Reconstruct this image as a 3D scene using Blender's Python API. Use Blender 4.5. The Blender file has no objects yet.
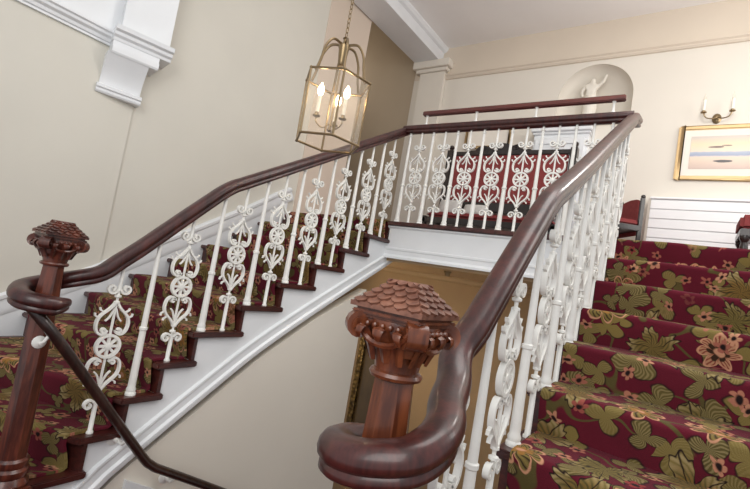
import bpy, bmesh, math, random
from mathutils import Vector, Matrix
R = math.radians
PI = math.pi
random.seed(7)
scene = bpy.context.scene
COL = scene.collection

# ---------------------------------------------------------------- dimensions
G, RI = .286, .16            # going and riser
W = 1.70                    # width of the open well
XL, XR = -1.42, W + 1.42     # side walls
YB = 2.1                     # back wall
ZC = 2.87                    # ceiling
ZH = -1.92                   # half landing
ZF = -4.48                   # hall floor below

# ---------------------------------------------------------------- node helper
class NT:
    def __init__(self, name):
        self.m = bpy.data.materials.new(name); self.m.use_nodes = True
        self.t = self.m.node_tree; self.b = self.t.nodes['Principled BSDF']
    def n(self, typ, **kw):
        nd = self.t.nodes.new(typ)
        for k, v in kw.items():
            if k.startswith('_'):
                setattr(nd, k[1:], v)
            else:
                nd.inputs[k].default_value = v
        return nd
    def l(self, a, b): self.t.links.new(a, b)
    def sock(self, s, v):
        if isinstance(v, (int, float)): s.default_value = v
        else: self.l(v, s)
    def M(self, op, a, b=0., c=None):
        nd = self.t.nodes.new('ShaderNodeMath'); nd.operation = op
        self.sock(nd.inputs[0], a); self.sock(nd.inputs[1], b)
        if c is not None: self.sock(nd.inputs[2], c)
        return nd.outputs[0]
    def step(self, x, lo, hi):
        nd = self.t.nodes.new('ShaderNodeMapRange'); nd.interpolation_type = 'SMOOTHSTEP'
        self.sock(nd.inputs[0], x); nd.inputs[1].default_value = lo; nd.inputs[2].default_value = hi
        return nd.outputs[0]
    def mix(self, f, a, b):
        nd = self.t.nodes.new('ShaderNodeMix'); nd.data_type = 'RGBA'
        self.sock(nd.inputs[0], f)
        for s, v in ((nd.inputs[6], a), (nd.inputs[7], b)):
            if isinstance(v, tuple): s.default_value = (*v, 1)
            else: self.l(v, s)
        return nd.outputs[2]
    def base(self, c):
        if isinstance(c, tuple): self.b.inputs['Base Color'].default_value = (*c, 1)
        else: self.l(c, self.b.inputs['Base Color'])
    def set(self, **kw):
        for k, v in kw.items(): self.b.inputs[k.replace('_', ' ')].default_value = v
    def bump(self, h, strength=.2, dist=.01):
        nd = self.t.nodes.new('ShaderNodeBump'); nd.inputs['Strength'].default_value = strength
        nd.inputs['Distance'].default_value = dist
        self.l(h, nd.inputs['Height']); self.l(nd.outputs[0], self.b.inputs['Normal'])

def srgb(r, g, b):
    f = lambda v: (v/255/12.92) if v/255 <= .04045 else ((v/255+.055)/1.055)**2.4
    return (f(r), f(g), f(b))

def paint(name, c, rough=.55, var=.06, scale=3., bump=.0, spec=.5):
    m = NT(name)
    co = m.n('ShaderNodeTexCoord')
    no = m.n('ShaderNodeTexNoise', Scale=scale, Detail=4.)
    m.l(co.outputs['Object'], no.inputs['Vector'])
    d = tuple(v*(1-var) for v in c); u = tuple(min(1, v*(1+var)) for v in c)
    m.base(m.mix(m.step(no.outputs[0], .3, .7), d, u))
    m.set(Roughness=rough, Specular_IOR_Level=spec)
    if bump:
        n2 = m.n('ShaderNodeTexNoise', Scale=60., Detail=3.); m.l(co.outputs['Object'], n2.inputs['Vector'])
        m.bump(n2.outputs[0], bump, .004)
    return m.m

def wood(name, dark, light, rough=.3, coat=.0, stretch=(6, 6, .8), scale=4.):
    m = NT(name)
    co = m.n('ShaderNodeTexCoord'); mp = m.n('ShaderNodeMapping'); mp.inputs['Scale'].default_value = stretch
    m.l(co.outputs['Object'], mp.inputs['Vector'])
    no = m.n('ShaderNodeTexNoise', Scale=scale, Detail=6., Roughness=.6, Distortion=.6)
    m.l(mp.outputs[0], no.inputs['Vector'])
    n2 = m.n('ShaderNodeTexNoise', Scale=scale*6, Detail=3.); m.l(mp.outputs[0], n2.inputs['Vector'])
    f = m.M('ADD', m.M('MULTIPLY', no.outputs[0], .75), m.M('MULTIPLY', n2.outputs[0], .25))
    m.base(m.mix(m.step(f, .35, .68), dark, light))
    m.set(Roughness=rough, Coat_Weight=coat, Coat_Roughness=.12)
    m.bump(n2.outputs[0], .06, .002)
    return m.m

def metal(name, c, rough=.3):
    m = NT(name)
    co = m.n('ShaderNodeTexCoord'); no = m.n('ShaderNodeTexNoise', Scale=14., Detail=3.)
    m.l(co.outputs['Object'], no.inputs['Vector'])
    m.base(m.mix(no.outputs[0], tuple(v*.8 for v in c), c)); m.set(Metallic=1., Roughness=rough)
    return m.m

def carpet_material():
    m = NT('floral_carpet')
    uv = m.n('ShaderNodeUVMap', _uv_map='UVMap')
    wob = m.n('ShaderNodeTexNoise', Scale=9., Detail=2.); m.l(uv.outputs[0], wob.inputs['Vector'])
    wv = m.n('ShaderNodeVectorMath', _operation='SUBTRACT'); m.l(wob.outputs['Color'], wv.inputs[0]); wv.inputs[1].default_value = (.5, .5, .5)
    ws = m.n('ShaderNodeVectorMath', _operation='SCALE'); m.l(wv.outputs[0], ws.inputs[0]); ws.inputs['Scale'].default_value = .075
    wu = m.n('ShaderNodeVectorMath', _operation='ADD'); m.l(uv.outputs[0], wu.inputs[0]); m.l(ws.outputs[0], wu.inputs[1])
    def cell(scale, rnd, off):
        mp = m.n('ShaderNodeMapping'); mp.inputs['Location'].default_value = (off, off*1.7, 0)
        m.l(wu.outputs[0], mp.inputs['Vector'])
        v = m.n('ShaderNodeTexVoronoi', _voronoi_dimensions='2D', Scale=scale, Randomness=rnd)
        m.l(mp.outputs[0], v.inputs['Vector'])
        sub = m.n('ShaderNodeVectorMath', _operation='SUBTRACT')
        m.l(mp.outputs[0], sub.inputs[0]); m.l(v.outputs['Position'], sub.inputs[1])
        s = m.n('ShaderNodeSeparateXYZ'); m.l(sub.outputs[0], s.inputs[0])
        c = m.n('ShaderNodeSeparateColor'); m.l(v.outputs['Color'], c.inputs[0])
        x, y = s.outputs[0], s.outputs[1]
        r = m.M('SQRT', m.M('ADD', m.M('MULTIPLY', x, x), m.M('MULTIPLY', y, y)))
        th = m.M('ADD', m.M('ARCTAN2', y, x), m.M('MULTIPLY', c.outputs[0], 6.283))
        return r, th, c.outputs[1], c.outputs[2]
    def lobes(th, n, lo, hi, sharp=1.):
        a = m.M('ABSOLUTE', m.M('COSINE', m.M('MULTIPLY', th, n/2)))
        if sharp != 1.: a = m.M('POWER', a, sharp)
        return m.M('ADD', m.M('MULTIPLY', a, hi-lo), lo)
    def inside(r, rad, soft=.006): return m.step(m.M('SUBTRACT', rad, r), -soft, soft)
    bg = m.n('ShaderNodeTexNoise', Scale=5., Detail=2.); m.l(uv.outputs[0], bg.inputs['Vector'])
    col = m.mix(bg.outputs[0], srgb(78, 20, 32), srgb(100, 26, 42))
    olive, olive2, pale, peach, gold, dark, rose = (srgb(84, 74, 42), srgb(124, 107, 60), srgb(156, 138, 98),
        srgb(190, 138, 108), srgb(146, 104, 52), srgb(34, 22, 22), srgb(132, 52, 52))
    # winding stems
    st = m.n('ShaderNodeTexNoise', Scale=4.2, Detail=1., Distortion=.4); m.l(uv.outputs[0], st.inputs['Vector'])
    line = m.M('SUBTRACT', 1., m.step(m.M('ABSOLUTE', m.M('SUBTRACT', st.outputs[0], .5)), .008, .018))
    col = m.mix(line, col, olive)
    # scrolling background leaves
    r, th, a, b = cell(7.2, 1., 3.3)
    rad = m.M('MULTIPLY', lobes(th, 3, .012, .066, .8), m.M('ADD', m.M('MULTIPLY', a, .5), .7))
    col = m.mix(inside(r, m.M('ADD', rad, .006)), col, dark)
    vein = m.M('ABSOLUTE', m.M('SINE', m.M('ADD', m.M('MULTIPLY', th, 12.), m.M('MULTIPLY', r, 180.))))
    lc = m.mix(m.M('MULTIPLY', m.step(vein, .5, 1.), .55), m.mix(b, olive, olive2), m.mix(b, pale, olive2))
    col = m.mix(inside(r, rad, .004), col, lc)
    # large lobed leaves
    r, th, a, b = cell(3.7, .9, .37)
    ser = m.M('MULTIPLY', m.M('SINE', m.M('MULTIPLY', th, 21.)), .008)
    rad = m.M('ADD', m.M('MULTIPLY', lobes(th, 5, .034, .118, .8), m.M('ADD', m.M('MULTIPLY', a, .35), .72)), ser)
    pick = m.step(b, .42, .44)
    msk = m.M('MULTIPLY', inside(r, rad, .004), pick)
    out = m.M('MULTIPLY', inside(r, m.M('ADD', rad, .007), .003), pick)
    col = m.mix(out, col, dark)
    rib = m.step(m.M('ABSOLUTE', m.M('SINE', m.M('MULTIPLY', th, 2.5))), .0, .16)
    ray = m.M('ABSOLUTE', m.M('SINE', m.M('ADD', m.M('MULTIPLY', th, 10.), m.M('MULTIPLY', r, -130.))))
    lc = m.mix(m.M('MULTIPLY', m.step(ray, .1, 1.1), .65), olive, m.mix(a, olive2, gold))
    lc = m.mix(m.step(r, .05, .1), lc, m.mix(ray, olive2, pale))
    lc = m.mix(rib, dark, lc)
    col = m.mix(msk, col, lc)
    # flowers in the remaining large cells
    fl = m.M('SUBTRACT', 1., pick)
    rad = m.M('MULTIPLY', lobes(th, 7, .030, .080, .6), m.M('ADD', m.M('MULTIPLY', a, .3), .75))
    pet = m.mix(m.step(m.M('ABSOLUTE', m.M('SINE', m.M('MULTIPLY', th, 14.))), .3, .9), rose, peach)
    col = m.mix(m.M('MULTIPLY', inside(r, m.M('ADD', rad, .006), .003), fl), col, peach)
    inner = m.M('MULTIPLY', inside(r, m.M('SUBTRACT', rad, .003), .003), fl)
    col = m.mix(inner, col, m.mix(m.step(a, .4, .6), pet, m.mix(ray, dark, olive2)))
    col = m.mix(m.M('MULTIPLY', inside(r, m.M('MULTIPLY', rad, .52), .004), fl), col, m.mix(m.step(a, .45, .55), dark, gold))
    col = m.mix(m.M('MULTIPLY', inside(r, .016, .004), fl), col, peach)
    # small buds
    r, th, a, b = cell(11., 1., 7.7)
    pk = m.step(b, .62, .64)
    rad = lobes(th, 5, .012, .028)
    col = m.mix(m.M('MULTIPLY', inside(r, rad, .003), pk), col, m.mix(m.step(r, .006, .014), dark, m.mix(a, peach, rose)))
    m.base(col)
    m.set(Roughness=.95, Specular_IOR_Level=.15, Sheen_Weight=.03, Sheen_Roughness=.5)
    pile = m.n('ShaderNodeTexNoise', Scale=260., Detail=2.); m.l(uv.outputs[0], pile.inputs['Vector'])
    m.bump(pile.outputs[0], .5, .004)
    return m.m

def picture_material():
    m = NT('seascape_print')
    co = m.n('ShaderNodeTexCoord'); s = m.n('ShaderNodeSeparateXYZ'); m.l(co.outputs['Generated'], s.inputs[0])
    no = m.n('ShaderNodeTexNoise', Scale=9., Detail=5.); m.l(co.outputs['Generated'], no.inputs['Vector'])
    z = m.M('ADD', s.outputs[2], m.M('MULTIPLY', m.M('SUBTRACT', no.outputs[0], .5), .06))
    rp = m.n('ShaderNodeValToRGB'); m.l(z, rp.inputs[0])
    e = rp.color_ramp.elements
    st = [(0, (196, 172, 160)), (.34, (222, 200, 178)), (.38, (206, 190, 186)), (.41, (146, 156, 178)), (.5, (168, 176, 192)),
          (.53, (224, 206, 186)), (.75, (226, 206, 172)), (1, (196, 184, 176))]
    e[0].position = 0; e[1].position = 1
    e[0].color = (*srgb(*st[0][1]), 1); e[1].color = (*srgb(*st[-1][1]), 1)
    for p, c in st[1:-1]:
        k = e.new(p); k.color = (*srgb(*c), 1)
    def blob(cx, cz, sx, sz):
        dx = m.M('DIVIDE', m.M('SUBTRACT', s.outputs[0], cx), sx); dz = m.M('DIVIDE', m.M('SUBTRACT', s.outputs[2], cz), sz)
        d = m.M('ADD', m.M('MULTIPLY', dx, dx), m.M('MULTIPLY', dz, dz))
        d = m.M('ADD', d, m.M('MULTIPLY', m.M('SUBTRACT', no.outputs[0], .5), 1.6))
        return m.M('SUBTRACT', 1., m.step(d, .7, 1.1))
    c = rp.outputs[0]
    c = m.mix(blob(.46, .23, .13, .045), c, srgb(70, 66, 66))
    c = m.mix(blob(.36, .66, .12, .03), c, srgb(120, 100, 90))
    c = m.mix(blob(.5, .70, .07, .02), c, srgb(140, 120, 104))
    m.base(c); m.set(Roughness=.4)
    return m.m

def dark_painting():
    m = NT('dark_oil_painting')
    co = m.n('ShaderNodeTexCoord'); no = m.n('ShaderNodeTexNoise', Scale=3., Detail=6.)
    m.l(co.outputs['Generated'], no.inputs['Vector'])
    m.base(m.mix(no.outputs[0], srgb(48, 38, 28), srgb(104, 86, 60))); m.set(Roughness=.35)
    return m.m

MT = dict(
    cream=paint('cream_wall_paint', srgb(221, 214, 202), .7, .02, 1.5, .04),
    wallL=paint('shaded_cream_wall_paint', srgb(211, 207, 196), .7, .02, 1.5, .04),  # same cream paint, the left side's different light mixed into the colour
    white=paint('white_gloss_paint', srgb(226, 228, 230), .35, .02, 5.),
    iron=paint('white_iron_paint', srgb(232, 231, 226), .4, .03, 20.),
    ceil=paint('white_ceiling_paint', srgb(244, 242, 240), .8, .015, 2.),
    frieze=paint('peach_wall_paint', srgb(212, 199, 182), .7, .02, 1.5, .03),
    rail=wood('dark_mahogany', srgb(44, 19, 18), srgb(78, 36, 32), .36, .22),
    rail2=wood('red_mahogany', srgb(78, 32, 26), srgb(112, 50, 40), .35, .3, (.8, 6, 6)),
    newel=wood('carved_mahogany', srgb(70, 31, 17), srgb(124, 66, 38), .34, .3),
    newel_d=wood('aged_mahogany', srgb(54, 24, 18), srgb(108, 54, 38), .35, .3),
    shingle=wood('worn_mahogany', srgb(92, 56, 44), srgb(136, 92, 74), .45, .1, (4, 4, 4)),
    tread=wood('tread_wood', srgb(46, 18, 16), srgb(80, 34, 28), .35, .2, (4, 1, 6)),
    lowrail=wood('black_brown_rail', srgb(30, 18, 15), srgb(56, 34, 28), .35, .3),
    ebony=wood('ebonised_wood', srgb(22, 17, 16), srgb(46, 34, 30), .35, .3),
    red=paint('red_upholstery', srgb(132, 62, 62), .9, .08, 30., .2, .2),
    grey=paint('pale_grey_fabric', srgb(196, 194, 190), .9, .04, 20., .2, .2),
    brass=metal('aged_brass', srgb(150, 130, 100), .36),
    gilt=metal('gilt_frame', srgb(196, 168, 126), .5),
    mat=paint('ivory_mount', srgb(236, 228, 216), .8, .01),
    candle=paint('ivory_candle_sleeve', srgb(240, 234, 220), .5, .01),
    plaster=paint('white_plaster', srgb(226, 220, 208), .7, .03, 12.),
    tan=paint('tan_hall_paint', srgb(160, 134, 102), .6, .04, 2., .03),
    hallfloor=paint('hall_floor', srgb(116, 86, 60), .5, .1, 3.),
    leaf=paint('dark_leaf', srgb(28, 32, 24), .5, .2, 20.),
    pot=paint('clay_pot', srgb(92, 66, 50), .7, .1, 9.),
    landing=paint('landing_carpet', srgb(96, 34, 40), .95, .15, 9., .2, .1),
    heater=paint('white_radiator_paint', srgb(236, 236, 236), .45, .01),
    heater_side=paint('shaded_panel_paint', srgb(190, 182, 170), .6, .02),  # white cover's left end, its shade put into the colour
    carpet=carpet_material(), warm=paint('warm_wall_paint', srgb(212, 196, 180), .7, .02, 1.5), corr=paint('shaded_corridor_paint', srgb(172, 156, 134), .75, .03, 1.2), print=picture_material(), oil=dark_painting())  # corr: wall colour browned to carry the unlit corridor's shade
g = NT('lantern_glass'); g.base((1., .97, .92)); g.set(Roughness=.02, Transmission_Weight=.95, IOR=1.03, Specular_IOR_Level=.6); MT['glass'] = g.m
g = NT('lit_bulb'); g.base((1, .9, .75)); g.set(Emission_Color=(1, .78, .5, 1), Emission_Strength=26.); MT['bulb'] = g.m
g = NT('carved_gilt'); co = g.n('ShaderNodeTexCoord'); vo = g.n('ShaderNodeTexVoronoi', Scale=22.); g.l(co.outputs['Object'], vo.inputs['Vector'])
g.base(g.mix(vo.outputs[0], srgb(150, 122, 70), srgb(60, 46, 28))); g.set(Roughness=.45, Metallic=.5); g.bump(vo.outputs[0], .8, .02); MT['carved_gilt'] = g.m

# ---------------------------------------------------------------- mesh builder
class MB:
    def __init__(self): self.v = []; self.f = []
    def add(self, vs, fs):
        o = len(self.v); self.v += [tuple(p) for p in vs]; self.f += [tuple(i+o for i in q) for q in fs]; return self
    def box(self, x0, x1, y0, y1, z0, z1):
        v = [(x, y, z) for x in (x0, x1) for y in (y0, y1) for z in (z0, z1)]
        return self.add(v, [(0,1,3,2),(4,6,7,5),(0,4,5,1),(2,3,7,6),(0,2,6,4),(1,5,7,3)])
    def prism(self, pts, a0, a1, axis='x'):
        f = {'x': lambda p, a: (a, p[0], p[1]), 'y': lambda p, a: (p[0], a, p[1]), 'z': lambda p, a: (p[0], p[1], a)}[axis]
        n = len(pts); v = [f(p, a0) for p in pts]+[f(p, a1) for p in pts]
        return self.add(v, [tuple(range(n))[::-1], tuple(range(n, 2*n))]+[(i, (i+1) % n, n+(i+1) % n, n+i) for i in range(n)])
    def lathe(self, prof, c=(0,0,0), n=20, ph=0., M=None):
        c = Vector(c); vs = []; fs = []
        for r, z in prof:
            for k in range(n):
                a = 2*PI*k/n+ph; p = Vector((r*math.cos(a), r*math.sin(a), z))
                if M: p = M @ p
                vs.append(c+p)
        for i in range(len(prof)-1):
            for k in range(n):
                a, b = i*n+k, i*n+(k+1) % n; fs.append((a, b, b+n, a+n))
        fs.append(tuple(range(n))[::-1]); m = (len(prof)-1)*n; fs.append(tuple(range(m, m+n)))
        return self.add(vs, fs)
    def sweep(self, path, prof, up=Vector((0,0,1)), caps=True, closed=False, scale=None, side=None):
        """prof: list of (lateral, vertical); vertical stays in the upright plane of the path"""
        P = [Vector(p) for p in path]; n = len(P); m = len(prof); vs = []; fs = []
        for i in range(n):
            if closed: t = P[(i+1) % n]-P[i-1]
            else: t = P[min(i+1, n-1)]-P[max(i-1, 0)]
            t.normalize()
            s = Vector(side) if side else t.cross(up)
            if s.length < 1e-4: s = Vector((1,0,0))
            s.normalize(); u = s.cross(t); u.normalize()
            k = scale[i] if scale else 1.
            for a, b in prof: vs.append(P[i]+s*a*k+u*b*k)
        for i in range(n if closed else n-1):
            for k in range(m):
                a, b = i*m+k, i*m+(k+1) % m; j = ((i+1) % n)*m
                fs.append((a, b, j+(k+1) % m, j+k))
        if caps and not closed: fs += [tuple(range(m))[::-1], tuple(range((n-1)*m, n*m))]
        return self.add(vs, fs)
    def tube(self, path, r, n=8, closed=False):
        return self.sweep(path, [(r*math.cos(2*PI*k/n), r*math.sin(2*PI*k/n)) for k in range(n)], closed=closed)
    def strip(self, pts, w, d, closed=False):
        """rectangular bar following a curve in the local s-z plane (x=s, y=0, z)"""
        prof = [(-d/2, -w/2), (d/2, -w/2), (d/2, w/2), (-d/2, w/2)]
        return self.sweep([(p[0], 0, p[1]) for p in pts], prof, closed=closed, side=(0,1,0))
    def ball(self, c, r, n=12, m=8, sc=(1,1,1)):
        prof = [(max(1e-4, r*math.sin(PI*i/m)), -r*math.cos(PI*i/m)) for i in range(m+1)]
        return self.lathe(prof, c, n, 0, Matrix.Diagonal(sc))
    def mesh(self, name, mat, smooth=35, bevel=0):
        me = bpy.data.meshes.new(name); me.from_pydata(self.v, [], self.f)
        bm = bmesh.new(); bm.from_mesh(me)
        bmesh.ops.recalc_face_normals(bm, faces=bm.faces)
        if bevel:
            bmesh.ops.remove_doubles(bm, verts=bm.verts, dist=1e-6)
            es = [e for e in bm.edges if len(e.link_faces) == 2 and e.calc_face_angle() > R(30)]
            bmesh.ops.bevel(bm, geom=es, offset=bevel, segments=2, affect='EDGES', clamp_overlap=True)
        bm.to_mesh(me); bm.free()
        if smooth:
            me.polygons.foreach_set('use_smooth', [True]*len(me.polygons)); me.set_sharp_from_angle(angle=R(smooth))
        me.materials.append(mat)
        return me
    def build(self, name, mat, parent=None, smooth=35, bevel=0, **kw):
        return link(name, self.mesh(name, mat, smooth, bevel), parent, **kw)

def link(name, data, parent=None, loc=None, rot=None):
    o = bpy.data.objects.new(name, data); COL.objects.link(o)
    if parent is not None:
        o.parent = parent
        # parts are modelled in world space unless a location is given
        if loc is None: o.matrix_parent_inverse = parent.matrix_basis.inverted()
    if loc is not None: o.location = loc
    if rot is not None: o.rotation_euler = rot
    return o
def tag(o, label, cat, group=None):
    o['label'] = label; o['category'] = cat
    if group: o['group'] = group
    return o
def thing(name, label, cat, loc=(0,0,0), group=None, rot=(0,0,0)):
    o = bpy.data.objects.new(name, None); COL.objects.link(o); o.empty_display_size = .1
    o.location = loc; o.rotation_euler = rot
    return tag(o, label, cat, group)
def struct(name, mb, mat, smooth=35, bevel=0):
    o = mb.build(name, mat, None, smooth, bevel); o['kind'] = 'structure'; return o
def crom(pts, k=6):
    P = [Vector(p) for p in pts]; out = []
    for i in range(len(P)-1):
        a, b, c, d = P[max(i-1, 0)], P[i], P[i+1], P[min(i+2, len(P)-1)]
        for j in range(k):
            t = j/k
            out.append(.5*((2*b)+(c-a)*t+(2*a-5*b+4*c-d)*t*t+(3*b-a-3*c+d)*t**3))
    out.append(P[-1]); return out
def copy_tree(o, parent=None):
    c = o.copy(); COL.objects.link(c)
    if parent is not None: c.parent = parent
    for ch in o.children: copy_tree(ch, c)
    return c

# ---------------------------------------------------------------- stairs geometry
# nosing line of every step: (y at the well string, y at the side wall); step 0 is the upper landing
NOS = [(-i*G, -i*G) for i in range(7)]+[(-1.88, -2.06), (-2.03, -2.46), (-2.185, -2.86), (-2.364, -3.22), (-2.52, -3.55)]
NST = len(NOS)
STAIR = {}
def flight(side):
    left = side == 'left'
    fx = (lambda x: x) if left else (lambda x: W-x)
    lab = ('white stringed staircase flight rising along the far left wall', 'carpeted staircase flight climbing in the right foreground')[not left]
    root = thing('stair_flight', lab, 'stairs', (fx(-.7), -1.2, ZH))
    XS = XL+.004
    # treads and risers (timber under the carpet)
    for i in range(NST):
        ys, yw = NOS[i]; z = -i*RI
        if i:
            ps, pw = NOS[i-1]
            pts = [(fx(0), ys), (fx(0), ps+.062), (fx(-.045), ps+.062), (fx(-.045), ps+.03), (fx(XS), pw+.03), (fx(XS), yw)]
            t = MB().prism(pts, z-.032, z, 'z')
            t.build('tread', MT['tread'], root, bevel=.006)
        rr = [(fx(-.02), ys+.03), (fx(-.02), ys+.05), (fx(XS), yw+.05), (fx(XS), yw+.03)]
        if i: MB().prism(rr, z-RI, z-.032, 'z').build('riser', MT['tread'], root)
        else: MB().prism(rr, z-RI, z-.033, 'z').build('riser', MT['tread'], root)
    # white string board with saw-tooth top
    lo = [(.14, -.335), (-.18, -.505), (-.72, -.80), (-1.2, -1.075), (-1.55, -1.315), (-1.967, -1.62), (-2.06, -1.70), (-2.36, -1.99), (-2.36, -2.3)]
    pts = [(-.002, -.033)]
    for i in range(1, NST-1):
        y = NOS[i-1][0]+.032; z = -i*RI-.033
        pts += [(y, z+RI-.001 if i == 1 else z+RI), (y, z)]
    pts += [(NOS[NST-2][0]+.032, -(NST-2)*RI-.033)]
    pts = [(-.002+.034, -.033)]
    for i in range(1, NST-1):
        y = NOS[i-1][0]+.032
        pts += [(y, -(i-1)*RI-.033), (y, -i*RI-.033)]
    pts += [(NOS[NST-2][0], -(NST-2)*RI-.033)]
    top = pts[1:]
    low = crom([(a, b, 0) for a, b in lo[:-1]], 4)
    low = [(p.x, p.y) for p in low]
    low = [(.14, -.335), (-.30, -.571)]+[q_ for q_ in low if q_[0] < -.72]
    poly = [(.14, -.033)]+top+[(-2.36, -2.3)]+[(a, b) for a, b in low[::-1]]
    sb = MB().prism(poly, fx(-.03), fx(-.06)).build('string_board', MT['white'], root, smooth=0)
    # moulding along the lower edge of the string
    prof = [(0, -.012), (.02, -.012), (.024, .0), (.024, .018), (.012, .03), (.012, .062), (.018, .07), (.018, .082), (0, .09)]
    sg = 1 if left else -1
    mm = MB().sweep([(fx(-.03), a, b) for a, b in low], [(-a if not left else -a, b) for a, b in prof] if left else [(a, b) for a, b in prof])
    mm.build('string_moulding', MT['white'], root)
    # carpet draped over the steps, its pattern running with the flight
    E0, E1 = -.054, -1.29
    N = 26; grid = []
    th = .014
    for k in range(N+1):
        t = k/N; x = E0+(E1-E0)*t; f = -x/-XL
        ny = [a+(b-a)*(x/XL) for a, b in NOS]
        row = []
        for i in range(NST-1, -1, -1):
            y, z = ny[i], -i*RI
            zl = z-RI+th
            # riser foot -> nosing underside -> round nosing -> tread
            row += [(y+.010, zl+.002), (y+.006, zl+.03), (y-.004, z-.07), (y-.012, z-.038)]
            for a in (-25, 5, 35, 65, 90):
                row.append((y+.006-.021*math.cos(R(a)), z+th-.019+.019*math.sin(R(a))))
            nxt = (ny[i-1]+.010) if i else y+.34
            for q in (.3, .62, .93, .985): row.append((y+.006+(nxt-y-.006)*q, z+th+(.0 if q < .98 else .002)))
        # tiny irregularity so the runner does not look milled
        row = [(a+.002*math.sin(9*x+31*b), b+.0022*math.sin(14*x+23*a)) for a, b in row]
        grid.append((x, row))
    m = len(grid[0][1]); vs = []; fs = []; uvs = []
    mid = grid[N//2][1]; L = [0]
    for j in range(1, m): L.append(L[-1]+math.hypot(mid[j][0]-mid[j-1][0], mid[j][1]-mid[j-1][1]))
    for x, row in grid:
        for j, (y, z) in enumerate(row):
            vs.append((fx(x), y, z)); uvs.append((abs(x)+(0 if left else 2.1), L[j]+(0 if left else 5.3)))
    for k in range(N):
        for j in range(m-1): fs.append((k*m+j, (k+1)*m+j, (k+1)*m+j+1, k*m+j+1))
    # turned-down side edges give the carpet its thickness
    for k, rev in ((0, 0), (N, 1)):
        o = len(vs); x = grid[k][0]
        for j, (y, z) in enumerate(grid[k][1]):
            a = grid[k][1][max(j-1, 0)]; b = grid[k][1][min(j+1, m-1)]
            nx, nz = -(b[1]-a[1]), b[0]-a[0]; q = math.hypot(nx, nz) or 1
            vs.append((fx(x), y-nx/q*.012, z-nz/q*.012)); uvs.append((abs(x)+(0 if left else 2.1), L[j]+(0 if left else 5.3)))
        for j in range(m-1): fs.append((k*m+j, k*m+j+1, o+j+1, o+j))
    me = bpy.data.meshes.new('stair_carpet'); me.from_pydata(vs, [], fs)
    uvl = me.uv_layers.new(name='UVMap')
    for lp in me.loops: uvl.data[lp.index].uv = uvs[lp.vertex_index]
    bm = bmesh.new(); bm.from_mesh(me); bmesh.ops.recalc_face_normals(bm, faces=bm.faces); bm.to_mesh(me); bm.free()
    me.polygons.foreach_set('use_smooth', [True]*len(me.polygons)); me.set_sharp_from_angle(angle=R(50)); me.materials.append(MT['carpet'])
    c = link('stair_carpet', me)
    tag(c, ('red and olive floral carpet runner on the far left flight', 'red floral carpet runner covering the steps at right')[not left], 'carpet')
    return root
flight('left'); flight('right')

# ---------------------------------------------------------------- balusters
def spiral(cx, cz, r0, r1, a0, turns, n=15):
    return [(cx+(r0+(r1-r0)*i/n)*math.cos(a0+turns*2*PI*i/n), cz+(r0+(r1-r0)*i/n)*math.sin(a0+turns*2*PI*i/n)) for i in range(n+1)]
def bez(p0, p1, p2, p3, n=12):
    out = []
    for i in range(n+1):
        t = i/n; s = 1-t
        out.append(tuple(s**3*a+3*s*s*t*b+3*s*t*t*c+t**3*d for a, b, c, d in zip(p0, p1, p2, p3)))
    return out
OC = .395
def ornament(mb, dz):
    D, w = .02, .011
    for v in (1, -1):                                  # lower half, then its mirror above the rosette
        T = lambda pts: [(p[0], OC+(p[1]-OC)*v+dz) for p in pts]
        for s in (1, -1):
            S = lambda pts: T([(p[0]*s, p[1]) for p in pts])
            mb.strip(S(bez((.004, .185), (.028, .235), (.070, .235), (.073, .285))+bez((.073, .285), (.075, .345), (.030, .350), (.020, .322))[1:]
                       +spiral(.034, .318, .014, .004, PI, -1., 9)[1:]), w*.9, D)
            mb.strip(S(bez((.004, .215), (.016, .25), (.02, .262), (.036, .275), 6)), w*.55, D*.6)
            mb.strip(S(spiral(.032, .120, .026, .006, PI*.95, -1.2)), w*.9, D)     # end scrolls
            mb.strip(S([(.064, .262), (.084, .25), (.086, .238)]), w*.6, D*.6)     # little thorns
            mb.strip(S([(.05, .232), (.066, .222), (.068, .212)]), w*.6, D*.6)
        mb.lathe([(.006, 0), (.014, .004), (.014, .012), (.006, .016)], (0, 0, T([(0, .185)])[0][1]-.008), 8)
        mb.lathe([(.006, 0), (.016, .005), (.016, .013), (.006, .018)], (0, 0, T([(0, .155)])[0][1]-.009), 8)
        mb.tube([(0, 0, T([(0, .105)])[0][1]), (0, 0, T([(0, .342)])[0][1])], .0065, 6)
def rosette(mb, dz):
    z = OC+dz; D = .02
    mb.strip([(.052*math.cos(2*PI*k/22), z+.052*math.sin(2*PI*k/22)) for k in range(22)], .0125, D, closed=True)
    for k in range(8):
        a = 2*PI*k/8
        mb.strip([(q*math.cos(a), z+q*math.sin(a)) for q in (.008, .028, .046)], .011, D*.7)
    mb.lathe([(.0005, -.012), (.015, -.010), (.015, .010), (.0005, .012)], (0, 0, z), 10, 0, Matrix.Rotation(PI/2, 3, 'X'))
_bc = {}
def scroll_meshes(H, dz):
    k = (round(H, 3), round(dz, 3))
    if k not in _bc:
        mb = MB(); ornament(mb, dz)
        mb.lathe([(.016, 0), (.016, .008), (.011, .014), (.0105, .125+dz)], (0,0,0), 8)
        mb.lathe([(.0095, .66+dz), (.008, H)], (0,0,0), 8)
        r = MB(); rosette(r, dz)
        _bc[k] = (mb.mesh('scroll_baluster', MT['iron'], 40), r.mesh('rosette', MT['iron'], 40))
    return _bc[k]
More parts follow.
